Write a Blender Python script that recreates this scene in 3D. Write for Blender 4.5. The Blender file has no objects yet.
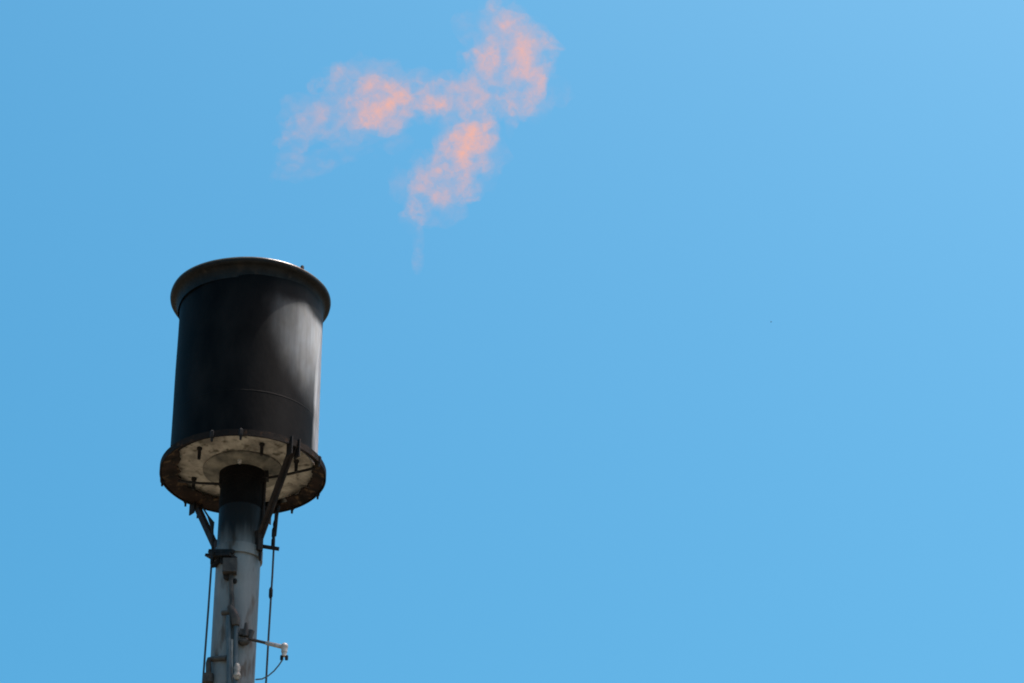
import bpy, bmesh, math, random
from mathutils import Vector, Matrix, noise
random.seed(7)
R = math.radians
scene = bpy.context.scene

# ------------------------------------------------------------------ camera
W, H, F = 1024, 683, 3000.0
PITCH = R(31.5)
CAM = Vector((0, 0, 1.6))
cd = bpy.data.cameras.new('camera')
cd.sensor_width = 36.0
cd.lens = F / W * 36.0
cd.clip_end = 6000
cd.clip_start = 0.1
cam = bpy.data.objects.new('camera', cd)
scene.collection.objects.link(cam)
cam.location = CAM
cam.rotation_euler = (math.pi / 2 + PITCH, 0, 0)
scene.camera = cam

# ------------------------------------------------------------------ sky, sun, exposure
SUN_EL, SUN_AZ = R(71), R(86)          # azimuth clockwise from +Y (the view direction)
world = bpy.data.worlds.new('World')
scene.world = world
world.use_nodes = True
wn = world.node_tree
wn.nodes.clear()
sky = wn.nodes.new('ShaderNodeTexSky')
sky.sky_type = 'NISHITA'
sky.sun_disc = False
sky.sun_elevation = SUN_EL
sky.sun_rotation = SUN_AZ
sky.altitude = 0
sky.air_density = 1.0
sky.dust_density = 4.6
sky.ozone_density = 1.0
# the photograph's saturated rendering of blue: each channel's ratio to blue raised to a power (white stays white)
sep = wn.nodes.new('ShaderNodeSeparateColor')
com = wn.nodes.new('ShaderNodeCombineColor')
wn.links.new(sky.outputs[0], sep.inputs[0])
for ch, g in ((0, 2.85), (1, 1.43)):
    dv = wn.nodes.new('ShaderNodeMath'); dv.operation = 'DIVIDE'
    pw = wn.nodes.new('ShaderNodeMath'); pw.operation = 'POWER'; pw.inputs[1].default_value = g
    mu = wn.nodes.new('ShaderNodeMath'); mu.operation = 'MULTIPLY'
    wn.links.new(sep.outputs[ch], dv.inputs[0]); wn.links.new(sep.outputs[2], dv.inputs[1])
    wn.links.new(dv.outputs[0], pw.inputs[0]); wn.links.new(pw.outputs[0], mu.inputs[0])
    wn.links.new(sep.outputs[2], mu.inputs[1]); wn.links.new(mu.outputs[0], com.inputs[ch])
wn.links.new(sep.outputs[2], com.inputs[2])
bg = wn.nodes.new('ShaderNodeBackground')
bg.inputs['Strength'].default_value = 0.15
wo = wn.nodes.new('ShaderNodeOutputWorld')
wn.links.new(com.outputs[0], bg.inputs[0])
wn.links.new(bg.outputs[0], wo.inputs[0])

sd = bpy.data.lights.new('sun', 'SUN')
sd.energy = 4.0
sd.angle = R(0.53)
sd.color = (1.0, 0.96, 0.9)
sun = bpy.data.objects.new('sun', sd)
scene.collection.objects.link(sun)
sdir = Vector((math.cos(SUN_EL) * math.sin(SUN_AZ), math.cos(SUN_EL) * math.cos(SUN_AZ), math.sin(SUN_EL)))
sun.rotation_euler = sdir.to_track_quat('Z', 'Y').to_euler()
sun.location = (0, 0, 60)

vs = scene.view_settings
vs.view_transform = 'Standard'
vs.look = 'None'
vs.gamma = 1.0
vs.use_curve_mapping = False
vs.exposure = 0.45
scene.cycles.filter_width = 1.9

# ------------------------------------------------------------------ helpers
FWD = Vector((0, math.cos(PITCH), math.sin(PITCH)))
UP = Vector((0, -math.sin(PITCH), math.cos(PITCH)))
RT = Vector((1, 0, 0))


def ray(px, py):
    return (FWD + RT * ((px - W / 2) / F) + UP * ((H / 2 - py) / F))


PXM = 24.5 / F                                   # metres per pixel at the ring plate
_c = CAM + ray(243, 473) * 24.5
AX, AY = _c.x, _c.y                              # the stack's axis


def atY(px, py, dy=0.0):
    """point of pixel's ray on the vertical plane dy metres behind the stack's axis (world)"""
    d = ray(px, py)
    return CAM + d * ((AY + dy - CAM.y) / d.y)


def L(px, py, dy=0.0):
    p = atY(px, py, dy)
    return Vector((p.x - AX, p.y - AY, p.z))


def onpipe(px, py, r):
    """nearest hit of the pixel's ray with a vertical cylinder r round the axis, local"""
    d = ray(px, py)
    o = Vector((CAM.x - AX, CAM.y - AY))
    dd = Vector((d.x, d.y))
    a, b, c = dd.dot(dd), 2 * o.dot(dd), o.dot(o) - r * r
    q = b * b - 4 * a * c
    t = (-b - math.sqrt(max(q, 0))) / (2 * a)
    return Vector((o.x + dd.x * t, o.y + dd.y * t, CAM.z + d.z * t))


def pol(th, r, z):
    """th degrees to the right of the direction that faces the camera"""
    t = R(th)
    return Vector((r * math.sin(t), -r * math.cos(t), z))


def obj(name, bm, m, parent=None, smooth=True, loc=None):
    bmesh.ops.recalc_face_normals(bm, faces=bm.faces)
    me = bpy.data.meshes.new(name)
    bm.to_mesh(me)
    bm.free()
    if smooth:
        me.polygons.foreach_set('use_smooth', [True] * len(me.polygons))
        try:
            me.set_sharp_from_angle(angle=R(35))
        except Exception:
            pass
    me.materials.append(m)
    o = bpy.data.objects.new(name, me)
    scene.collection.objects.link(o)
    if parent:
        o.parent = parent
    if loc is not None:
        o.location = loc
    return o


def share(src, name, parent, loc, rot=(0, 0, 0)):
    o = src.copy()
    o.name = name
    scene.collection.objects.link(o)
    o.parent = parent
    o.location = loc
    o.rotation_euler = rot
    return o


def tag(o, label, cat, group=None, kind=None):
    o['label'] = label
    o['category'] = cat
    if group:
        o['group'] = group
    if kind:
        o['kind'] = kind


def lathe(bm, prof, n=96, closed=False, wob=0.0, seed=0.0, centre=(0, 0)):
    rings = []
    for (r, z) in prof:
        ring = []
        for i in range(n):
            a = 2 * math.pi * i / n
            rr = r
            if wob:
                rr += wob * noise.noise(Vector((math.cos(a) * 2.2, math.sin(a) * 2.2, z * 1.7 + seed)))
            ring.append(bm.verts.new((centre[0] + rr * math.cos(a), centre[1] + rr * math.sin(a), z)))
        rings.append(ring)
    m = len(rings)
    for k in range(m if closed else m - 1):
        A, B = rings[k], rings[(k + 1) % m]
        for i in range(n):
            bm.faces.new((A[i], A[(i + 1) % n], B[(i + 1) % n], B[i]))
    if not closed:
        if prof[0][0] > 1e-6:
            bm.faces.new(rings[0])
        if prof[-1][0] > 1e-6:
            bm.faces.new(rings[-1])


def tube(bm, pts, rad, n=10):
    pts = [Vector(p) for p in pts]
    rads = rad if isinstance(rad, (list, tuple)) else [rad] * len(pts)
    rings = []
    up0 = None
    for i, p in enumerate(pts):
        if i == 0:
            t = pts[1] - p
        elif i == len(pts) - 1:
            t = p - pts[i - 1]
        else:
            t = (pts[i + 1] - p).normalized() + (p - pts[i - 1]).normalized()
        t.normalize()
        if up0 is None:
            up0 = Vector((0, 0, 1)) if abs(t.z) < 0.9 else Vector((1, 0, 0))
        u = up0 - t * up0.dot(t)
        u.normalize()
        up0 = u
        v = t.cross(u)
        rings.append([bm.verts.new(p + (u * math.cos(2 * math.pi * k / n) + v * math.sin(2 * math.pi * k / n)) * rads[i]) for k in range(n)])
    for a, b in zip(rings, rings[1:]):
        for k in range(n):
            bm.faces.new((a[k], a[(k + 1) % n], b[(k + 1) % n], b[k]))
    bm.faces.new(rings[0])
    bm.faces.new(rings[-1])


def bar(bm, a, b, w, h, side=Vector((0, 0, 1)), ext=0.0):
    """rectangular bar from a to b, w across, h along side"""
    a, b = Vector(a), Vector(b)
    t = (b - a).normalized()
    a, b = a - t * ext, b + t * ext
    s = side - t * side.dot(t)
    s.normalize()
    q = t.cross(s)
    vs_ = []
    for p in (a, b):
        for (i, j) in ((-1, -1), (1, -1), (1, 1), (-1, 1)):
            vs_.append(bm.verts.new(p + q * (i * w / 2) + s * (j * h / 2)))
    for f in ((0, 1, 2, 3), (7, 6, 5, 4), (0, 4, 5, 1), (1, 5, 6, 2), (2, 6, 7, 3), (3, 7, 4, 0)):
        bm.faces.new([vs_[k] for k in f])


def angle_iron(bm, a, b, w, t, out):
    """L profile from a to b: one leg along out, one across"""
    a, b = Vector(a), Vector(b)
    d = (b - a).normalized()
    s = (out - d * out.dot(d)).normalized()
    q = d.cross(s)
    prof = [(-w / 2, -w / 2), (w / 2, -w / 2), (w / 2, -w / 2 + t), (-w / 2 + t, -w / 2 + t), (-w / 2 + t, w / 2), (-w / 2, w / 2)]
    ra = [bm.verts.new(a + q * x + s * y) for x, y in prof]
    rb = [bm.verts.new(b + q * x + s * y) for x, y in prof]
    n = len(prof)
    for k in range(n):
        bm.faces.new((ra[k], ra[(k + 1) % n], rb[(k + 1) % n], rb[k]))
    bm.faces.new(ra)
    bm.faces.new(rb)


def ball(bm, c, r, sx=1, sy=1, sz=1, u=14, v=9):
    mt = Matrix.Translation(c) @ Matrix.Diagonal((sx, sy, sz, 1))
    bmesh.ops.create_uvsphere(bm, u_segments=u, v_segments=v, radius=r, matrix=mt)


# ------------------------------------------------------------------ materials
def mat(name, col, rough=0.6, metal=0.0, col2=None, scale=6.0, thr=(0.4, 0.65), bump=0.15, bscale=40.0, stretch=(1, 1, 1), col3=None, spec=0.5):
    m = bpy.data.materials.new(name)
    m.use_nodes = True
    nt = m.node_tree
    b = nt.nodes['Principled BSDF']
    b.inputs['Roughness'].default_value = rough
    b.inputs['Metallic'].default_value = metal
    b.inputs['Specular IOR Level'].default_value = spec
    b.inputs['Base Color'].default_value = (*col, 1)
    tc = nt.nodes.new('ShaderNodeTexCoord')
    mp = nt.nodes.new('ShaderNodeMapping')
    mp.inputs['Scale'].default_value = stretch
    nt.links.new(tc.outputs['Object'], mp.inputs[0])
    last = None
    if col2:
        n1 = nt.nodes.new('ShaderNodeTexNoise')
        n1.inputs['Scale'].default_value = scale
        n1.inputs['Detail'].default_value = 8
        n1.inputs['Roughness'].default_value = 0.62
        nt.links.new(mp.outputs[0], n1.inputs['Vector'])
        rp = nt.nodes.new('ShaderNodeValToRGB')
        rp.color_ramp.elements[0].position = thr[0]
        rp.color_ramp.elements[1].position = thr[1]
        rp.color_ramp.elements[0].color = (*col, 1)
        rp.color_ramp.elements[1].color = (*col2, 1)
        nt.links.new(n1.outputs['Fac'], rp.inputs[0])
        last = rp.outputs[0]
        if col3:
            n3 = nt.nodes.new('ShaderNodeTexNoise')
            n3.inputs['Scale'].default_value = scale * 2.7
            n3.inputs['Detail'].default_value = 6
            nt.links.new(mp.outputs[0], n3.inputs['Vector'])
            mr = nt.nodes.new('ShaderNodeMapRange')
            mr.inputs[1].default_value = 0.56
            mr.inputs[2].default_value = 0.68
            nt.links.new(n3.outputs['Fac'], mr.inputs[0])
            mx = nt.nodes.new('ShaderNodeMix')
            mx.data_type = 'RGBA'
            nt.links.new(mr.outputs[0], mx.inputs[0])
            nt.links.new(last, mx.inputs[6])
            mx.inputs[7].default_value = (*col3, 1)
            last = mx.outputs[2]
        nt.links.new(last, b.inputs['Base Color'])
    if bump:
        n2 = nt.nodes.new('ShaderNodeTexNoise')
        n2.inputs['Scale'].default_value = bscale
        n2.inputs['Detail'].default_value = 6
        nt.links.new(mp.outputs[0], n2.inputs['Vector'])
        bp = nt.nodes.new('ShaderNodeBump')
        bp.inputs['Strength'].default_value = bump
        bp.inputs['Distance'].default_value = 0.01
        nt.links.new(n2.outputs['Fac'], bp.inputs['Height'])
        nt.links.new(bp.outputs[0], b.inputs['Normal'])
        rr = nt.nodes.new('ShaderNodeMapRange')
        rr.inputs[3].default_value = max(rough - 0.12, 0.05)
        rr.inputs[4].default_value = min(rough + 0.12, 1)
        nt.links.new(n2.outputs['Fac'], rr.inputs[0])
        nt.links.new(rr.outputs[0], b.inputs['Roughness'])
    m['last'] = ''
    return m


Z_RING = _c.z
Z_LIP = L(250, 302).z
M_PIPE = mat('painted_riser_steel', (0.105, 0.118, 0.124), 0.5, 0.0, (0.20, 0.215, 0.22), 4.0, (0.36, 0.66), 0.2, 30, (1, 1, 0.3), (0.085, 0.07, 0.058), 0.15)
M_SOOT_SHADE = mat('sooted_shaded_steel', (0.003, 0.0028, 0.0027), 0.8, 0.0, (0.008, 0.007, 0.0065), 7.0, (0.4, 0.7), 0.2, 50, spec=0.08)  # soot and the barrel's shade are both in this colour
M_RING = mat('rusty_sooty_plate', (0.006, 0.0048, 0.004), 0.8, 0.0, (0.022, 0.014, 0.010), 6.0, (0.4, 0.75), 0.25, 60, (1, 1, 1), (0.04, 0.02, 0.011), 0.12)
M_RUST = mat('rust_brown_edge', (0.008, 0.006, 0.005), 0.85, 0.0, (0.034, 0.020, 0.015), 6.0, (0.38, 0.7), 0.3, 60, (1, 1, 1), (0.085, 0.055, 0.032), 0.12)
M_IRON = mat('dark_angle_iron', (0.016, 0.013, 0.012), 0.7, 0.0, (0.04, 0.03, 0.026), 9.0, (0.4, 0.65), 0.2, 60, spec=0.15)
M_INSUL = mat('ceramic_fibre_blanket', (0.13, 0.117, 0.10), 0.95, 0.0, (0.40, 0.365, 0.315), 5.5, (0.36, 0.64), 0.6, 22, (1, 1, 1), (0.09, 0.08, 0.062), 0.2)
M_GALV = mat('galvanised_steel', (0.30, 0.29, 0.28), 0.5, 0.4, (0.42, 0.41, 0.40), 30, (0.4, 0.6), 0.1, 90)
M_WHITE = mat('white_enamel', (0.42, 0.40, 0.38), 0.5, 0.0, (0.26, 0.22, 0.19), 16, (0.45, 0.7), 0.1, 60)
M_FIT = mat('weathered_fitting', (0.028, 0.026, 0.025), 0.65, 0.0, (0.065, 0.058, 0.052), 16, (0.38, 0.66), 0.2, 60, spec=0.25)
M_AGED = mat('aged_porcelain', (0.30, 0.28, 0.25), 0.6, 0.0, (0.09, 0.08, 0.07), 22, (0.4, 0.7), 0.1, 60)
M_GREYP = mat('grey_conduit_paint', (0.035, 0.05, 0.06), 0.5, 0.0, (0.07, 0.09, 0.10), 12, (0.4, 0.65), 0.1, 60)
M_DARK = mat('black_fitting', (0.006, 0.006, 0.0065), 0.75, 0.0, (0.015, 0.013, 0.012), 15, (0.4, 0.65), 0.15, 60, spec=0.2)
M_CABLE = mat('black_cable_sheath', (0.016, 0.018, 0.022), 0.6, 0.0, (0.03, 0.03, 0.034), 15, (0.4, 0.65), 0.1, 80)
M_GROUND = mat('dry_grass_and_gravel', (0.11, 0.105, 0.06), 0.95, 0.0, (0.20, 0.18, 0.145), 0.15, (0.4, 0.62), 0.6, 3.0, (1, 1, 1), (0.27, 0.25, 0.21), 0.2)
M_CONC = mat('concrete', (0.34, 0.33, 0.31), 0.9, 0.0, (0.42, 0.41, 0.39), 5, (0.4, 0.65), 0.3, 40)
M_BIRD = mat('dark_plumage', (0.03, 0.03, 0.035), 0.8, 0.0, (0.05, 0.05, 0.05), 9, (0.4, 0.6), 0.1, 40)


def barrel_material():
    """grey weathered steel with a heavy coat of soot; the sunlit sheen of the upper right side is painted in as grey"""
    m = bpy.data.materials.new('sooty_barrel_steel')
    m.use_nodes = True
    nt = m.node_tree
    N, K = nt.nodes.new, nt.links.new
    b = nt.nodes['Principled BSDF']
    tc = N('ShaderNodeTexCoord')
    # distance on the shell from the painted sunlit sheen's centre, broken up by noise
    n0 = N('ShaderNodeTexNoise'); n0.inputs['Scale'].default_value = 3.5; n0.inputs['Detail'].default_value = 7
    mp = N('ShaderNodeMapping'); mp.inputs['Scale'].default_value = (1, 1, 0.5)
    K(tc.outputs['Object'], mp.inputs[0]); K(mp.outputs[0], n0.inputs['Vector'])
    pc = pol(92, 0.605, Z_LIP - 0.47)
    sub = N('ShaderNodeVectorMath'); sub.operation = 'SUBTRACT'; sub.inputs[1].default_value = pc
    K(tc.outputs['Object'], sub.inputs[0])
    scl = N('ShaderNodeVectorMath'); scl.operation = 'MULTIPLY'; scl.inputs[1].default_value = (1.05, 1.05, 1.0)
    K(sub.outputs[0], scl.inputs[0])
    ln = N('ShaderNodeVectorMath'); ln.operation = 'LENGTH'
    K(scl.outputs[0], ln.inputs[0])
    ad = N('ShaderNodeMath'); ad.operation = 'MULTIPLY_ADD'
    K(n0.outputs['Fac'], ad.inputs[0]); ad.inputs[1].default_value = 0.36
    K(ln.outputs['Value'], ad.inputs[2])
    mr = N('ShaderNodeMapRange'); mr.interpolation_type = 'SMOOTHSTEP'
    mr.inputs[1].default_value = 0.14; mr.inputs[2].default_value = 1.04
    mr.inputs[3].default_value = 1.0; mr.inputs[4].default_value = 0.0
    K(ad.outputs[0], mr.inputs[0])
    # bright grazing reflection down the right flank, painted as a pale strip
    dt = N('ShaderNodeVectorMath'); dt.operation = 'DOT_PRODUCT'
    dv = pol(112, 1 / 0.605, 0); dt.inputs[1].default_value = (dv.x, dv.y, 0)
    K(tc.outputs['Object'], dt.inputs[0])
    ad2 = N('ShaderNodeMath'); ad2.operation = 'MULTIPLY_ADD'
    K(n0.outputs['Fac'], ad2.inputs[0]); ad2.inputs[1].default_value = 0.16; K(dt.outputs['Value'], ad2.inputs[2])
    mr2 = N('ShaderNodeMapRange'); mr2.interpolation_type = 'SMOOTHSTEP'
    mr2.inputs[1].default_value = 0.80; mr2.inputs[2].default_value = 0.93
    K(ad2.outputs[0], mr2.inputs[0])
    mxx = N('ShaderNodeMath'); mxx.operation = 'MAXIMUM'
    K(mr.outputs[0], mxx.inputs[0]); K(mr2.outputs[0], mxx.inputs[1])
    # lip's shade, painted as a dark sooty band below the barrel's mouth
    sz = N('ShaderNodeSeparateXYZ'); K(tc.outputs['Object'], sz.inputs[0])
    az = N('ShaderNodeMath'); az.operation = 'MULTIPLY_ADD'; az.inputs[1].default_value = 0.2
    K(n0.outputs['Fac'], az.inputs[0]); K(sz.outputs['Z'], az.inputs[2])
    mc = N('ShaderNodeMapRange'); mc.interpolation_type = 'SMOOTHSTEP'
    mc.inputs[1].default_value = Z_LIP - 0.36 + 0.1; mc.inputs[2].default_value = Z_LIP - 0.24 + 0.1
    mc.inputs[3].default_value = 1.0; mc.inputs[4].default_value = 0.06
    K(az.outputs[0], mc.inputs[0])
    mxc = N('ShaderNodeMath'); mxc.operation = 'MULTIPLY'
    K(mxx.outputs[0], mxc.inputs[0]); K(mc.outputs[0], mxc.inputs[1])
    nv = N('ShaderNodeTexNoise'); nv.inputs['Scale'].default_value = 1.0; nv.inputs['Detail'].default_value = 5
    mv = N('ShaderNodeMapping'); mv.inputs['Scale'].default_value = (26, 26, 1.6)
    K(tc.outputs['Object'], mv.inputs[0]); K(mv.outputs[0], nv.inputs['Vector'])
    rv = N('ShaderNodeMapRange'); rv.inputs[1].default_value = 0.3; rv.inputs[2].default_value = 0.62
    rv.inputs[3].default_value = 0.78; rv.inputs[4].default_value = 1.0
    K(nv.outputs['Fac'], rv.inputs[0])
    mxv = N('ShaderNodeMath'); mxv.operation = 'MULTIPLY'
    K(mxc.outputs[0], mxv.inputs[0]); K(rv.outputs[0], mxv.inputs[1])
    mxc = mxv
    # soot tone
    n1 = N('ShaderNodeTexNoise'); n1.inputs['Scale'].default_value = 5; n1.inputs['Detail'].default_value = 8
    K(mp.outputs[0], n1.inputs['Vector'])
    rp = N('ShaderNodeValToRGB')
    rp.color_ramp.elements[0].position = 0.35; rp.color_ramp.elements[0].color = (0.0012, 0.0012, 0.0012, 1)
    rp.color_ramp.elements[1].position = 0.72; rp.color_ramp.elements[1].color = (0.0075, 0.0072, 0.007, 1)
    K(n1.outputs['Fac'], rp.inputs[0])
    n2 = N('ShaderNodeTexNoise'); n2.inputs['Scale'].default_value = 9; n2.inputs['Detail'].default_value = 9
    K(mp.outputs[0], n2.inputs['Vector'])
    rg = N('ShaderNodeValToRGB')
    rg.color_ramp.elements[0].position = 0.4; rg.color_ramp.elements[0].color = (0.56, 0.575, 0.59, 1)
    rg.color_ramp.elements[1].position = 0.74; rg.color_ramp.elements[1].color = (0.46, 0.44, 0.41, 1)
    K(n2.outputs['Fac'], rg.inputs[0])
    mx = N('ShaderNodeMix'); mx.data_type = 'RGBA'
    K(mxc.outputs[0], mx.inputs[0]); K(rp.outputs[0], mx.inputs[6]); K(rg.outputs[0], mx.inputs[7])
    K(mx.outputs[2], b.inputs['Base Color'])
    b.inputs['Roughness'].default_value = 0.6
    b.inputs['Specular IOR Level'].default_value = 0.06
    nb = N('ShaderNodeTexNoise'); nb.inputs['Scale'].default_value = 28; nb.inputs['Detail'].default_value = 5
    K(mp.outputs[0], nb.inputs['Vector'])
    bp = N('ShaderNodeBump'); bp.inputs['Strength'].default_value = 0.12; bp.inputs['Distance'].default_value = 0.01
    K(nb.outputs['Fac'], bp.inputs['Height']); K(bp.outputs[0], b.inputs['Normal'])
    return m


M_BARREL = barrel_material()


def soot_and_shade(m, z0, z1):
    """ragged soot and barrel shade, painted dark down the riser from z1 to about z0"""
    nt = m.node_tree
    N, K = nt.nodes.new, nt.links.new
    b = nt.nodes['Principled BSDF']
    src = b.inputs['Base Color'].links[0].from_socket
    tc = N('ShaderNodeTexCoord')
    sp = N('ShaderNodeSeparateXYZ'); K(tc.outputs['Object'], sp.inputs[0])
    mp = N('ShaderNodeMapping'); mp.inputs['Scale'].default_value = (9, 9, 1.2); K(tc.outputs['Object'], mp.inputs[0])
    nz = N('ShaderNodeTexNoise'); nz.inputs['Scale'].default_value = 1.0; nz.inputs['Detail'].default_value = 5; K(mp.outputs[0], nz.inputs['Vector'])
    ma = N('ShaderNodeMath'); ma.operation = 'MULTIPLY_ADD'; ma.inputs[1].default_value = 0.5
    K(nz.outputs['Fac'], ma.inputs[0]); K(sp.outputs['Z'], ma.inputs[2])
    mr = N('ShaderNodeMapRange'); mr.interpolation_type = 'SMOOTHSTEP'
    mr.inputs[1].default_value = z0 + .25; mr.inputs[2].default_value = z1 + .17
    K(ma.outputs[0], mr.inputs[0])
    mx = N('ShaderNodeMix'); mx.data_type = 'RGBA'
    K(mr.outputs[0], mx.inputs[0]); K(src, mx.inputs[6]); mx.inputs[7].default_value = (0.006, 0.0055, 0.005, 1)
    K(mx.outputs[2], b.inputs['Base Color'])


soot_and_shade(M_PIPE, L(240, 572).z, L(240, 522).z)
M_COVER = mat('stained_cover_steel', (0.035, 0.034, 0.029), 0.8, 0.0, (0.26, 0.235, 0.19), 5, (0.36, 0.75), 0.3, 30)

# ------------------------------------------------------------------ ground
bm = bmesh.new()
n = 40
for i in range(n + 1):
    for j in range(n + 1):
        u, v = (i / n * 2 - 1), (j / n * 2 - 1)
        x, y = 2500 * u * abs(u), 2500 * v * abs(v)
        d = math.hypot(x - AX, y - AY)
        z = 0 if d < 60 else min(1, (d - 60) / 300) * 2.0 * noise.noise(Vector((x * .004, y * .004, 0)))
        bm.verts.new((x, y, z))
bm.verts.ensure_lookup_table()
for i in range(n):
    for j in range(n):
        a = i * (n + 1) + j
        bm.faces.new((bm.verts[a], bm.verts[a + n + 1], bm.verts[a + n + 2], bm.verts[a + 1]))
g = obj('ground', bm, M_GROUND)
g['kind'] = 'structure'

# ------------------------------------------------------------------ flare stack
stack = bpy.data.objects.new('flare_stack', None)
scene.collection.objects.link(stack)
stack.location = (AX, AY, 0)
tag(stack, 'tall steel flare stack with sooty black barrel on a slender grey riser pipe', 'flare stack')

RP = 0.178                                       # riser radius
RB = 0.603                                       # barrel radius
RO = 0.679                                       # ring plate radius
ZR = Z_RING

bm = bmesh.new()
lathe(bm, [(0.75, -0.3), (0.75, 0.13), (0.73, 0.15)], 48)
obj('footing', bm, M_CONC, stack)
bm = bmesh.new()
lathe(bm, [(0.36, 0.15), (0.36, 0.18)], 48)
bp_ = obj('base_plate', bm, M_GREYP, stack)
anchor = None
for k in range(8):
    if anchor is None:
        bm = bmesh.new()
        lathe(bm, [(0.025, 0.0), (0.025, 0.03), (0.012, 0.03), (0.012, 0.07)], 6)
        anchor = obj('anchor_bolt', bm, M_GALV, bp_, loc=pol(45 * k, 0.29, 0.18))
    else:
        share(anchor, 'anchor_bolt', bp_, pol(45 * k, 0.29, 0.18))

Z_SOOT_SHADE = L(240, 512).z
bm = bmesh.new()
lathe(bm, [(RP, 0.18), (RP, 4.0), (RP, 8.0), (RP, 10.0), (RP, 11.0), (RP, Z_SOOT_SHADE)], 64)
riser = obj('riser_pipe', bm, M_PIPE, stack)
# welded joints of the riser
for z in (4.2, 8.3):
    bm = bmesh.new()
    lathe(bm, [(RP - .004, z - .012), (RP + .006, z - .006), (RP + .006, z + .006), (RP - .004, z + .012)], 64)
    obj('weld_seam', bm, M_PIPE, riser)
Z_PLATE = ZR + 0.10
# upper length of the riser, black with soot and painted shade, and the neck under the bottom plate
bm = bmesh.new()
lathe(bm, [(RP + .001, Z_SOOT_SHADE), (RP + .001, ZR - 0.12), (RP + .014, ZR - 0.115), (RP + .014, ZR + 0.01)], 64)
soot_shade_sleeve = obj('sooted_shaded_sleeve', bm, M_SOOT_SHADE, stack)

# barrel: double walled, open at the top
bm = bmesh.new()
T = 0.05
prof = [(RB, ZR + 0.012)]
for k in range(1, 15):
    prof.append((RB, ZR + 0.012 + (Z_LIP - 0.15 - ZR) * k / 15))
prof += [(RB + .002, Z_LIP - 0.12), (RB, Z_LIP - 0.10), (RB, Z_LIP - 0.02), (RB - T, Z_LIP - 0.02), (RB - T, ZR + 0.14), (RB - 0.003, ZR + 0.13), (RB - 0.003, ZR + 0.012)]
lathe(bm, prof, 128, closed=True, wob=0.004)
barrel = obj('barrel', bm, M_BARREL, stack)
barrel['label'] = 'soot blackened steel barrel with sunlit sheen painted grey on its right'
# rolled, flared lip
bm = bmesh.new()
prof = []
for k in range(9):
    a = R(90) * k / 8
    prof.append((RB + 0.003 + 0.042 * (1 - math.cos(a)), Z_LIP - 0.135 + 0.105 * math.sin(a)))
for k in range(11):
    a = R(-85 + 220 * k / 10)
    prof.append((RB + 0.045 + 0.029 * math.cos(a), Z_LIP + 0.029 * math.sin(a)))
prof += [(RB - 0.03, Z_LIP + 0.01), (RB - 0.03, Z_LIP - 0.012)]
lathe(bm, prof, 128, closed=True, wob=0.006, seed=4, centre=(-0.012, 0))
M_LIP = mat('scorched_lip_steel', (0.002, 0.002, 0.002), 0.6, 0.0, (0.014, 0.0145, 0.0135), 4, (0.45, 0.74), 0.25, 40, (1, 1, 1), (0.016, 0.013, 0.010), 0.2)
M_EDGE = mat('bare_rolled_edge', (0.045, 0.045, 0.038), 0.35, 0.3, (0.12, 0.108, 0.085), 5, (0.42, 0.7), 0.2, 40, (1, 1, 1), (0.05, 0.03, 0.018), 0.5)
lip = obj('lip', bm, M_LIP, barrel)
bm = bmesh.new()
pk = L(304.5, 271, -0.2)
lathe(bm, [(0.014, Z_LIP + .01), (0.016, Z_LIP + 0.05), (0.01, Z_LIP + 0.06)], 10, centre=(0.45, -0.47))
obj('lifting_lug', bm, M_DARK, lip)
bm = bmesh.new()
lathe(bm, [(RB + 0.062 + 0.014 * math.cos(R(40 * k)), Z_LIP + 0.010 + 0.014 * math.sin(R(40 * k))) for k in range(9)], 128, closed=True, wob=0.006, seed=4, centre=(-0.012, 0))
obj('rolled_edge', bm, M_EDGE, lip)
# circumferential and vertical weld beads of the barrel
for zz in (L(246, 427).z, ):
    bm = bmesh.new()
    lathe(bm, [(RB - .004, zz - .014), (RB + .0005, zz - .006), (RB + .0005, zz + .006), (RB - .004, zz + .014)], 128, wob=0.004)
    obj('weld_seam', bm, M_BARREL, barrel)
# thin ring plate round the barrel's foot
ZF = ZR + 0.026
bm = bmesh.new()
lathe(bm, [(RO, ZR - 0.032), (RO, ZF), (RB + 0.006, ZF), (RB + 0.006, ZF - 0.012), (RO - 0.010, ZF - 0.012), (RO - 0.010, ZR - 0.032)], 128, closed=True, wob=0.004, seed=9)
ring = obj('ring_plate', bm, M_RING, stack)
# rusted remains of an inner flange hanging below the plate, left and right
for (t0, t1, r0, sd_) in ((-48, -178, 0.53, 3), (72, 158, 0.565, 8)):
    bm = bmesh.new()
    rows = []
    for k in range(41):
        th = t0 + (t1 - t0) * k / 40
        u = abs(k - 20) / 20
        ri = r0 + 0.05 * noise.noise(Vector((k * .35, 0, sd_))) + 0.03 * noise.noise(Vector((k * 1.3, 2, sd_))) + 0.10 * max(0, u - .7) / .3
        ri = min(ri, RO - 0.04)
        zz = 0.012 * noise.noise(Vector((k * .5, 4, sd_)))
        rows.append([bm.verts.new(pol(th, ri, ZR + 0.012 + zz)), bm.verts.new(pol(th, RO - 0.016, ZR - 0.024)), bm.verts.new(pol(th, RO - 0.016, ZR - 0.012)), bm.verts.new(pol(th, ri, ZR + 0.022 + zz))])
    for a, b in zip(rows, rows[1:]):
        for k in range(4):
            bm.faces.new((a[k], a[(k + 1) % 4], b[(k + 1) % 4], b[k]))
    bm.faces.new(rows[0]); bm.faces.new(rows[-1])
    obj('inner_flange', bm, M_RUST, ring)
bolt = None
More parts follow.
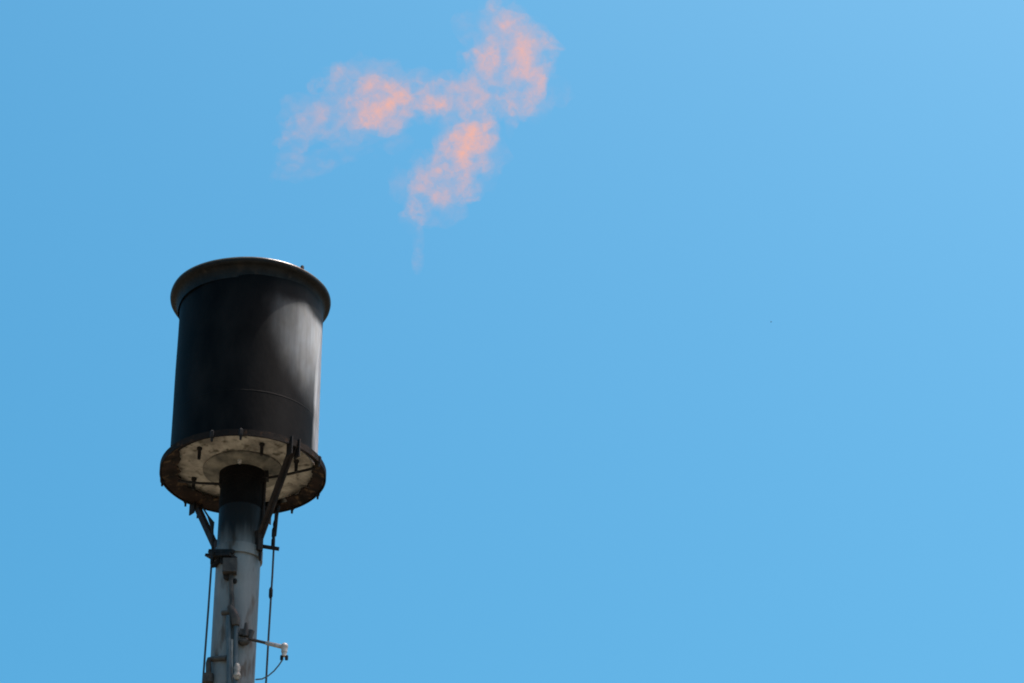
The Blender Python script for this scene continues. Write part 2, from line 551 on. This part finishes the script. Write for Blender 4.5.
for th in (-17, 3, 70, 118, 147, -131, -98):
    p = pol(th, RO - 0.006, ZR)
    if bolt is None:
        bm = bmesh.new()
        lathe(bm, [(0.009, -0.07), (0.011, -0.04), (0.018, -0.035), (0.021, -0.01), (0.021, 0.02), (0.010, 0.03)], 6)
        bolt = obj('rim_clip', bm, M_DARK, ring, loc=p)
    else:
        share(bolt, 'rim_clip', ring, p, (0, 0, random.random()))

# insulated bottom plate, slightly dished, with anchors
bm = bmesh.new()
prof = [(RB - 0.004, ZR + 0.050), (0.50, ZR + 0.050), (0.40, ZR + 0.042), (0.31, ZR + 0.025), (RP + 0.012, ZR + 0.0),
        (RP + 0.012, ZR + 0.12), (RB - 0.004, ZR + 0.12)]
lathe(bm, prof, 96, closed=True)
for v in bm.verts:
    if v.co.z < ZR + 0.11:
        v.co.z += 0.012 * noise.noise(v.co * 5.0)
plate = obj('bottom_plate', bm, M_INSUL, stack)
plate['label'] = 'pale insulated underside of the barrel'
stud = None
for th, r in ((-44, 0.47), (24, 0.45), (74, 0.46), (-112, 0.45)):
    p = pol(th, r, ZR + 0.02 + 0.03 * (r - .3) / .25)
    if stud is None:
        bm = bmesh.new()
        lathe(bm, [(0.013, -0.10), (0.015, -0.02), (0.022, -0.01), (0.022, 0.03)], 10)
        stud = obj('anchor_stud', bm, M_DARK, plate, loc=p)
    else:
        share(stud, 'anchor_stud', plate, p)

# low cover plate where the riser meets the bottom plate, and a bright plug in it
bm = bmesh.new()
lathe(bm, [(RP + .016, ZR - 0.022), (RP + .05, ZR - 0.014), (RP + .15, ZR + 0.014), (RP + .15, ZR + 0.03), (RP + .016, ZR + 0.01)], 64, closed=True)
cov = obj('neck_cover', bm, M_COVER, stack)
bm = bmesh.new()
p = pol(-2, RP + .055, ZR - 0.012)
lathe(bm, [(0.010, p.z - .03), (0.016, p.z - .02), (0.018, p.z + .01)], 8, centre=(p.x, p.y))
obj('plug', bm, M_GALV, cov)

# struts from the ring plate down to the clamp on the riser
Z_CL = L(238, 557).z
for th, tb in ((-140, -112), (42, 58), (168, 172)):
    a = pol(th, RO - 0.015, ZR - 0.02)
    b = pol(tb, RP + 0.02, Z_CL + 0.10)
    bm = bmesh.new()
    angle_iron(bm, a, b, 0.045, 0.009, pol(th, 1, 0))
    s = obj('strut', bm, M_IRON, stack, smooth=False)
    bm = bmesh.new()
    o1 = pol(th, 1, 0); tt = pol(th + 90, 1, 0)
    for sgn in (-1, 1):
        bar(bm, a + tt * (.038 * sgn) + Vector((0, 0, 0.06)), a + tt * (.038 * sgn) - Vector((0, 0, 0.10)), 0.010, 0.07, o1)
    tube(bm, [a - tt * .07, a + tt * .07], 0.013, 8)
    obj('clevis', bm, M_DARK, s, smooth=False)
    bm = bmesh.new()
    bar(bm, b + Vector((0, 0, 0.08)), b - Vector((0, 0, 0.10)), 0.05, 0.05, o1)
    obj('foot_lug', bm, M_IRON, s, smooth=False)

# clamp band round the riser with a shelf bracket on the left
bm = bmesh.new()
lathe(bm, [(RP + .002, Z_CL - 0.045), (RP + .016, Z_CL - 0.045), (RP + .016, Z_CL + 0.045), (RP + .002, Z_CL + 0.045)], 64, closed=True)
clamp = obj('clamp_band', bm, M_PIPE, stack)

# thin ignition rods from the riser to the ring
for (p0, p1) in (((221, 484, -0.05), (178, 481, -0.10)), ((262, 479, -0.02), (315, 468, -0.1))):
    bm = bmesh.new()
    a, b = L(*p0), L(*p1)
    mid = (a + b) / 2 + Vector((0, 0, -0.006))
    tube(bm, [a, mid, b], 0.011, 8)
    obj('pilot_line', bm, M_DARK, stack)
# dark valve block beside the neck, right
bm = bmesh.new()
p = L(265, 474, -0.03)
bar(bm, p - Vector((0.045, 0, 0)), p + Vector((0.03, 0, 0)), 0.09, 0.10)
bar(bm, p + Vector((0, 0, .05)), p + Vector((0, 0, .13)), 0.03, 0.03, Vector((1, 0, 0)))
vb = obj('valve_block', bm, M_DARK, stack, smooth=False)
bm = bmesh.new()
tube(bm, [L(265, 482, -0.03), L(264, 500, -0.03), L(262, 530, -0.06), L(260, 560, -0.1)], 0.012, 8)
obj('gas_tube', bm, M_IRON, vb)

# ---- fittings lower down the riser
def fit(name, m, parent, builder, smooth=True):
    bm = bmesh.new()
    builder(bm)
    return obj(name, bm, m, parent, smooth)


# shelf bracket (dark) with pointed gusset
def shelf(bm):
    a, b = onpipe(219, 557, RP + .05), onpipe(233, 556, RP + .05)
    c = L(209, 557, -0.08)
    bar(bm, c, b, 0.10, 0.022)
    bar(bm, c + Vector((0, 0, 0.05)), b + Vector((0, 0.02, 0.05)), 0.03, 0.03)
    q = L(214, 566, -0.09)
    bar(bm, c + Vector((0.02, 0, 0)), q, 0.03, 0.05, Vector((0, 1, 0)))
    bar(bm, q, onpipe(221, 560, RP), 0.03, 0.05, Vector((0, 1, 0)))
    for px in (212, 222, 230):
        t = L(px, 556, -0.18)
        tube(bm, [t + Vector((0, 0, .04)), t - Vector((0, 0, .07))], 0.012, 6)


fit('shelf_bracket', M_DARK, clamp, shelf, False)


def box_(bm):
    p = onpipe(230, 567, RP + .03)
    bar(bm, p + Vector((0, 0, .06)), p - Vector((0, 0, .06)), 0.11, 0.09, Vector((0, 1, 0)))


jb = fit('junction_box', M_FIT, stack, box_, False)


def feed(bm):
    tube(bm, [onpipe(231, 572, RP + .02), onpipe(231, 585, RP + .02), onpipe(232, 600, RP + .02), onpipe(232, 618, RP + .02)], 0.018, 10)


fit('conduit', M_FIT, jb, feed)


def pod(bm):
    p = onpipe(228, 577, RP + .012)
    ball(bm, p, 0.03, 1.3, 0.8, 1)
    ball(bm, onpipe(235, 581, RP + .006), 0.018, 1, .8, 1.3)


fit('fastener', M_DARK, jb, pod)


def knuckle(bm):
    p = onpipe(233, 612, RP + .035)
    q = onpipe(236, 621, RP + .04)
    tube(bm, [p + Vector((-.03, 0, .05)), p, q, q - Vector((0, 0, .04))], [0.022, 0.034, 0.04, 0.03], 12)
    tube(bm, [p + Vector((-.09, 0.02, 0)), p], [.02, .024], 10)


kn = fit('conduit_fitting', M_FIT, stack, knuckle)
for (x0, x1, y0, w, m) in ((228.5, 229.5, 616, 0.021, M_GREYP), (236, 235, 624, 0.020, M_GREYP), (232.0, 231.5, 640, 0.012, M_WHITE)):
    def run(bm, x0=x0, x1=x1, y0=y0, w=w):
        a, b = onpipe(x0, y0, RP + w + .012), onpipe(x1, 683, RP + w + .012)
        tube(bm, [a, (a + b) / 2, b, Vector((b.x, b.y, 1.0)), Vector((b.x, b.y, 0.2))], w, 12)
    fit('conduit', m, stack, run)


def insul(bm):
    p = onpipe(237, 668, RP + .05)
    q = onpipe(237, 676, RP + .05)
    tube(bm, [p + Vector((0, 0, .035)), p, (p + q) / 2, q, q - Vector((0, 0, .03))], [0.016, 0.028, 0.022, 0.032, 0.018], 14)


fit('insulator', M_AGED, stack, insul)


def elbow(bm):
    a = onpipe(227, 658, RP + .03)
    b = L(213, 659, -0.12)
    c = L(208.5, 663, -0.12)
    d = L(208.5, 676, -0.12)
    tube(bm, [a, (a + b) / 2, b, (b + c) / 2 + Vector((-.012, 0, .012)), c, d], 0.022, 12)


eb = fit('elbow_pipe', M_FIT, stack, elbow)


def elbow_box(bm):
    d = L(208.3, 677, -0.12)
    tube(bm, [d + Vector((0, 0, .03)), d + Vector((0, 0, .02)), d - Vector((0, 0, .05)), d - Vector((0, 0, .06))], [0.025, 0.045, 0.045, 0.02], 12)
    tube(bm, [d - Vector((0, 0, .05)), Vector((d.x, d.y, 10.9)), Vector((-0.15, -0.13, 10.6))], 0.018, 10)


fit('pipe_union', M_FIT, eb, elbow_box)


# floodlight style sensor arm on the right
def arm_mount(bm):
    p = onpipe(246, 635, RP + .03)
    bar(bm, p + Vector((-.05, 0, .02)), p + Vector((.05, 0, .01)), 0.05, 0.05)
    tube(bm, [p + Vector((.0, -.03, .09)), p + Vector((0, -.02, -.02))], [.012, .026], 8)
    tube(bm, [p + Vector((.055, -.03, .02)), p + Vector((.035, -.03, -.05))], 0.016, 8)
    q = onpipe(244, 642, RP + .03)
    ball(bm, q, 0.038, 1.2, .9, .8)


am = fit('arm_mount', M_FIT, stack, arm_mount)


def arm(bm):
    a, b = onpipe(249, 639, RP), L(283, 647, -0.12)
    tube(bm, [a.lerp(b, .48), a.lerp(b, .5), b], [.012, .016, .018], 12)


ar = fit('sensor_arm', M_GALV, stack, arm)


def arm_rod(bm):
    a, b = onpipe(249, 639, RP), L(283, 647, -0.12)
    tube(bm, [a, a.lerp(b, .5)], 0.012, 12)


fit('rod', M_FIT, ar, arm_rod)  # inner half of the arm, its shade given by a darker material


def head(bm):
    b = L(284.5, 646.5, -0.12)
    ball(bm, b, 0.03)
    tube(bm, [b, b - Vector((0, 0, .05)), b - Vector((0, 0, .055)), b - Vector((0, 0, .085))], [.026, .024, .02, .02], 12)


hd = fit('sensor_head', M_WHITE, ar, head)


def nip(bm):
    b = L(284.5, 646.5, -0.12)
    for dx in (-.018, .02):
        tube(bm, [b + Vector((dx, 0, -.08)), b + Vector((dx, 0, -.115))], .013, 8)


fit('cable_gland', M_DARK, ar, nip)


def lead(bm):
    b = L(283, 659, -0.12)
    tube(bm, [b, L(279, 665, -.12), L(274, 671, -.12), L(268, 676, -.13), L(262, 679, -.13), onpipe(256, 679.5, RP)], 0.006, 6)


fit('lead_wire', M_GREYP, ar, lead)

# small stand-off that steadies the right cable
def standoff(bm):
    a = pol(70, RP - .01, L(258, 545).z)
    tube(bm, [L(257, 545.5, -.07), L(279, 549, -.07)], 0.017, 8)


fit('cable_standoff', M_DARK, stack, standoff)

# ------------------------------------------------------------------ cables beside the riser
def cable(name, top, py_top, bot, label, dy, knots):
    root = L(bot[0], bot[1], dy)
    x, y = root.x, root.y
    o = bpy.data.objects.new(name, None)
    scene.collection.objects.link(o)
    o.location = (AX + x, AY + y, 0)
    zt = L(top, py_top, dy).z
    bm = bmesh.new()
    pts = []
    tp = L(top, py_top, dy)
    for k in range(25):
        z = zt * (1 - k / 24)
        pts.append(Vector((0.006 * math.sin(k * 1.7), 0, z)))
    pts[0].x = tp.x - x
    tube(bm, pts, 0.0085, 7)
    obj('strand', bm, M_CABLE, o)
    for ky in knots:
        z = L(bot[0], ky, dy).z
        bm = bmesh.new()
        tube(bm, [(0, 0, z + .05), (0, 0, z + .03), (0, 0, z - .03), (0, 0, z - .05)], [.009, .016, .016, .009], 8)
        obj('clip', bm, M_DARK, o)
    bm = bmesh.new()
    lathe(bm, [(0.09, -0.05), (0.09, 0.05), (0.02, 0.06), (0.02, 0.1)], 16)
    obj('ground_anchor', bm, M_CONC, o)
    tag(o, label, 'cable', 'cables hanging beside the riser')
    return o, Vector((x, y, zt))


cl, tl = cable('steel_cable', 212.5, 549, (207.5, 610), 'thin dark cable running down on the left of the grey riser pipe', -0.10, ())
cr, tr = cable('steel_cable', 275.5, 513, (270, 610), 'thin dark cable on the right of the grey riser pipe, passing the sensor arm', -0.02, (533, 543, 593))
# turnbuckle where the right cable hangs from the ring, and its twin link on the left
bm = bmesh.new()
o0 = Vector((tr.x, tr.y, 0))
tube(bm, [L(279, 506, -.02) - o0, L(277, 515, -.02) - o0, L(275.2, 524, -.02) - o0, L(275, 536, -.02) - o0], [.010, .012, .02, .012], 8)
obj('turnbuckle', bm, M_DARK, cr)
bm = bmesh.new()
o0 = Vector((tl.x, tl.y, 0))
tube(bm, [L(203, 508, -.1) - o0, L(208, 516, -.1) - o0, L(212, 523, -.1) - o0, L(212.5, 530, -.1) - o0, L(212.6, 552, -.1) - o0], [.007, .008, .021, .010, .010], 8)
obj('turnbuckle', bm, M_DARK, cl)

# ------------------------------------------------------------------ flame
def flame_material(name, dens, col, emit, lo, hi, scale):
    m = bpy.data.materials.new(name)
    m.use_nodes = True
    nt = m.node_tree
    nt.nodes.clear()
    N, K = nt.nodes.new, nt.links.new
    out = N('ShaderNodeOutputMaterial')
    tc = N('ShaderNodeTexCoord')
    nz = N('ShaderNodeTexNoise')
    nz.inputs['Scale'].default_value = scale
    nz.inputs['Detail'].default_value = 6
    nz.inputs['Roughness'].default_value = 0.72
    nz.inputs['Distortion'].default_value = 1.2
    K(tc.outputs['Object'], nz.inputs['Vector'])
    mr = N('ShaderNodeMapRange')
    mr.inputs[1].default_value = lo
    mr.inputs[2].default_value = hi
    mr.inputs[3].default_value = 0.0
    mr.inputs[4].default_value = dens
    K(nz.outputs['Fac'], mr.inputs[0])
    n2 = N('ShaderNodeTexNoise')
    n2.inputs['Scale'].default_value = 6.0
    n2.inputs['Detail'].default_value = 2
    K(tc.outputs['Object'], n2.inputs['Vector'])
    m2 = N('ShaderNodeMapRange')
    m2.inputs[1].default_value = 0.40
    m2.inputs[2].default_value = 0.60
    m2.inputs[3].default_value = 0.22
    m2.inputs[4].default_value = 1.4
    K(n2.outputs['Fac'], m2.inputs[0])
    mm = N('ShaderNodeMath'); mm.operation = 'MULTIPLY'
    K(mr.outputs[0], mm.inputs[0]); K(m2.outputs[0], mm.inputs[1])
    ab = N('ShaderNodeVolumeAbsorption')
    ab.inputs['Color'].default_value = (0, 0, 0, 1)
    K(mm.outputs[0], ab.inputs['Density'])
    em = N('ShaderNodeEmission')
    em.inputs['Color'].default_value = (*col, 1)
    ml = N('ShaderNodeMath'); ml.operation = 'MULTIPLY'
    ml.inputs[1].default_value = emit
    K(mm.outputs[0], ml.inputs[0]); K(ml.outputs[0], em.inputs['Strength'])
    ad = N('ShaderNodeAddShader')
    K(ab.outputs[0], ad.inputs[0]); K(em.outputs[0], ad.inputs[1])
    K(ad.outputs[0], out.inputs['Volume'])
    return m


FCOL = (0.86, 0.35, 0.175)
M_FL = flame_material('flame_glow', 2.0, FCOL, 1.0, 0.40, 0.69, 15.0)
M_FC = flame_material('flame_core', 2.7, FCOL, 1.0, 0.40, 0.67, 15.0)
M_FF = flame_material('flame_faint', 1.35, FCOL, 1.0, 0.40, 0.69, 15.0)
M_FP = flame_material('flame_pale', 2.0, (0.80, 0.36, 0.25), 1.0, 0.40, 0.67, 15.0)
M_FH = flame_material('flame_haze', 0.5, FCOL, 1.0, 0.36, 0.70, 12.0)

flame = bpy.data.objects.new('flame', None)
scene.collection.objects.link(flame)
fo = atY(400, 180, 0)
flame.location = fo
tag(flame, 'ragged orange pink flame blown to the right above the barrel', 'flame')


def turb(q):
    """repeatable vector turbulence, four octaves"""
    d = Vector((0, 0, 0))
    a = 1.0
    for _ in range(4):
        d += Vector((noise.noise(q), noise.noise(q + Vector((17.3, 4.1, 9.7))), noise.noise(q + Vector((-8.9, 31.7, 2.3))))) * a
        q = q * 2.1
        a *= 0.6
    return d


def wisp(name, m, blobs, seed, voxel=0.025, amp=0.12, sat=0):
    """blobs: (px, py, rx_px, ry_px, tilt_deg, dy)"""
    bm = bmesh.new()
    rn = random.Random(seed * 17 + 3)
    if sat:
        extra = []
        for (px, py, rx, ry, tl_, dy) in blobs:
            for _ in range(sat):
                a, q, w = rn.uniform(0, 2 * math.pi), rn.uniform(0.12, 0.36), rn.uniform(0.9, 1.3)
                extra.append((px + rx * w * math.cos(a), py + ry * w * math.sin(a), rx * q, ry * q * rn.uniform(.7, 1.3), rn.uniform(-60, 60), dy + rn.uniform(-.15, .15)))
        blobs = [(a, b, c * .82, d * .82, e, f) for (a, b, c, d, e, f) in blobs] + extra
    for (px, py, rx, ry, tl_, dy) in blobs:
        c = atY(px, py, dy) - fo
        k = (c + fo - CAM).length / F
        rx, ry = rx * 1.3 + 1.5, ry * 1.3 + 1.5
        mt = Matrix.Translation(c) @ Matrix.Rotation(R(tl_), 4, 'Y') @ Matrix.Diagonal((rx * k, min(rx, ry) * k * 0.95, ry * k * 1.12, 1))
        bmesh.ops.create_icosphere(bm, subdivisions=3, radius=1.0, matrix=mt)
    me = bpy.data.meshes.new(name)
    bm.to_mesh(me)
    bm.free()
    tmp = bpy.data.objects.new('tmp', me)
    scene.collection.objects.link(tmp)
    md = tmp.modifiers.new('remesh', 'REMESH')
    md.mode = 'VOXEL'
    md.voxel_size = voxel
    dg = bpy.context.evaluated_depsgraph_get()
    me2 = bpy.data.meshes.new_from_object(tmp.evaluated_get(dg))
    bpy.data.objects.remove(tmp)
    me2.name = name
    for v in me2.vertices:
        q = v.co * 3.2 + Vector((seed * 3.1, seed, 0))
        d = turb(q)
        v.co = v.co + d * amp
    tmp = bpy.data.objects.new('tmp', me2)
    scene.collection.objects.link(tmp)
    md = tmp.modifiers.new('remesh', 'REMESH')
    md.mode = 'VOXEL'
    md.voxel_size = voxel * 0.8
    dg = bpy.context.evaluated_depsgraph_get()
    me3 = bpy.data.meshes.new_from_object(tmp.evaluated_get(dg))
    bpy.data.objects.remove(tmp)
    me3.name = name
    me2 = me3
    me2.materials.clear()
    me2.materials.append(m)
    o = bpy.data.objects.new(name, me2)
    scene.collection.objects.link(o)
    o.parent = flame
    return o


wisp('flame_tongue', M_FL, [(364, 106, 17, 20, 0, 0), (385, 100, 26, 20, -25, .05), (408, 92, 20, 13, -20, .1), (428, 102, 16, 9, 15, .1), (375, 120, 22, 12, 0, 0), (405, 117, 15, 10, 20, .05)], 1, sat=7)
wisp('flame_core', M_FC, [(374, 112, 14, 13, -50, 0), (390, 99, 18, 10, -35, .05), (408, 90, 15, 6, -12, .08), (436, 101, 11, 5, 8, .1)], 2, 0.025, 0.06)
wisp('flame_tongue', M_FL, [(505, 40, 16, 22, 0, .2), (512, 28, 14, 12, 0, .2), (522, 60, 24, 22, 0, .2), (542, 74, 14, 28, 0, .22), (530, 95, 14, 14, 0, .2), (498, 60, 17, 16, 0, .2), (512, 85, 18, 14, 0, .2)], 3, sat=7)
wisp('flame_core', M_FP, [(522, 62, 10, 16, 15, .2), (534, 82, 8, 16, -10, .2), (495, 56, 8, 10, 0, .2), (507, 24, 8, 7, 0, .2)], 4, 0.025, 0.06)
wisp('flame_tongue', M_FL, [(468, 140, 20, 17, 0, .1), (460, 160, 21, 18, -30, .1), (444, 174, 20, 17, -30, .1), (430, 192, 17, 16, -30, .1), (417, 207, 11, 10, -30, .1), (470, 184, 12, 12, 0, .1), (482, 130, 12, 10, 0, .1)], 5, sat=7)
wisp('flame_core', M_FC, [(470, 138, 14, 11, 10, .1), (460, 156, 9, 12, 25, .1)], 6, 0.025, 0.05)
wisp('flame_wisp', M_FL, [(446, 98, 20, 12, 0, .12), (468, 88, 20, 15, -25, .15), (480, 74, 15, 15, 0, .18), (488, 108, 18, 11, -30, .15), (456, 116, 14, 14, 10, .1), (440, 86, 14, 8, -20, .12), (432, 112, 10, 9, 0, .1), (420, 97, 18, 13, 0, .1), (475, 120, 16, 14, 0, .1), (462, 108, 14, 12, 0, .1)], 7, sat=6)
wisp('flame_wisp', M_FF, [(340, 95, 12, 17, 0, 0), (328, 118, 20, 9, -15, 0), (305, 128, 18, 7, -20, 0), (286, 136, 10, 5, -20, 0), (332, 82, 12, 8, 0, 0), (365, 78, 20, 6, 0, 0), (312, 112, 14, 6, -30, .05)], 8, sat=6)
wisp('flame_wisp', M_FF, [(448, 150, 14, 16, 0, .1), (425, 180, 14, 18, -30, .1), (412, 205, 8, 12, 0, .1), (478, 160, 10, 18, 0, .1), (448, 195, 18, 8, -30, .1)], 31, sat=6)
wisp('flame_wisp', M_FF, [(418, 240, 4, 12, 0, .1), (418.5, 260, 4, 11, 0, .1)], 9, 0.012, 0.02)
wisp('flame_wisp', M_FF, [(515, 118, 5, 10, 15, .15), (511, 130, 3, 6, 0, .15)], 10, 0.012, 0.03)
for k, bl in enumerate(((289, 168, 7, 2.5, -12, 0), (300, 158, 5, 2, 20, 0), (322, 163, 9, 2, -8, 0), (350, 158, 8, 2, -10, 0), (283, 141, 8, 3, -20, 0), (487, 168, 4, 8, 20, .1), (494, 5, 5, 8, 20, .2), (325, 76, 9, 3, -25, 0))):
    wisp('flame_wisp', M_FF, [bl], 11 + k, 0.015, 0.04)

wisp('flame_haze', M_FH, [(370, 104, 46, 32, -5, 0), (320, 112, 34, 22, -20, 0), (440, 96, 34, 22, 0, .1), (300, 134, 22, 12, -20, 0)], 41, 0.03, 0.14, sat=8)
wisp('flame_haze', M_FH, [(512, 55, 34, 40, 0, .2), (522, 88, 30, 28, 0, .2), (484, 84, 22, 24, 0, .15), (500, 22, 18, 16, 0, .2)], 42, 0.03, 0.14, sat=8)
wisp('flame_haze', M_FH, [(468, 142, 30, 26, 0, .1), (452, 168, 30, 28, -30, .1), (432, 196, 24, 22, -30, .1), (416, 214, 8, 10, 0, .1)], 43, 0.03, 0.14, sat=8)
wisp('flame_haze', M_FH, [(310, 160, 34, 9, -8, 0), (350, 152, 26, 9, -8, 0), (286, 170, 16, 7, 0, 0)], 44, 0.025, 0.10, sat=6)

# ------------------------------------------------------------------ far bird
bd = CAM + ray(771, 322) * 800.0
bm = bmesh.new()
prof = [Vector((-.20, 0, 0)), Vector((-.13, 0, .02)), Vector((0, 0, .02)), Vector((.12, 0, .03)), Vector((.19, 0, .04)), Vector((.235, 0, .03))]
tube(bm, prof, [.012, .04, .06, .045, .035, .008], 10)
bird = obj('bird', bm, M_BIRD, None, loc=bd)
tag(bird, 'tiny dark bird, a far-off speck in the open blue sky', 'bird')
for s in (-1, 1):
    bm = bmesh.new()
    rows = [(0, .10, -.07, .03), (.12, .11, -.06, .08), (.24, .07, -.05, .09), (.36, -.02, -.07, .06)]
    V = []
    for (yy, xf, xr, zz) in rows:
        V.append([bm.verts.new((xf, s * yy, zz + .006)), bm.verts.new((xr, s * yy, zz + .004)), bm.verts.new((xr, s * yy, zz - .004)), bm.verts.new((xf, s * yy, zz - .006))])
    for a, b in zip(V, V[1:]):
        for k in range(4):
            bm.faces.new((a[k], a[(k + 1) % 4], b[(k + 1) % 4], b[k]))
    bm.faces.new(V[0]); bm.faces.new(V[-1])
    obj('wing', bm, M_BIRD, bird)
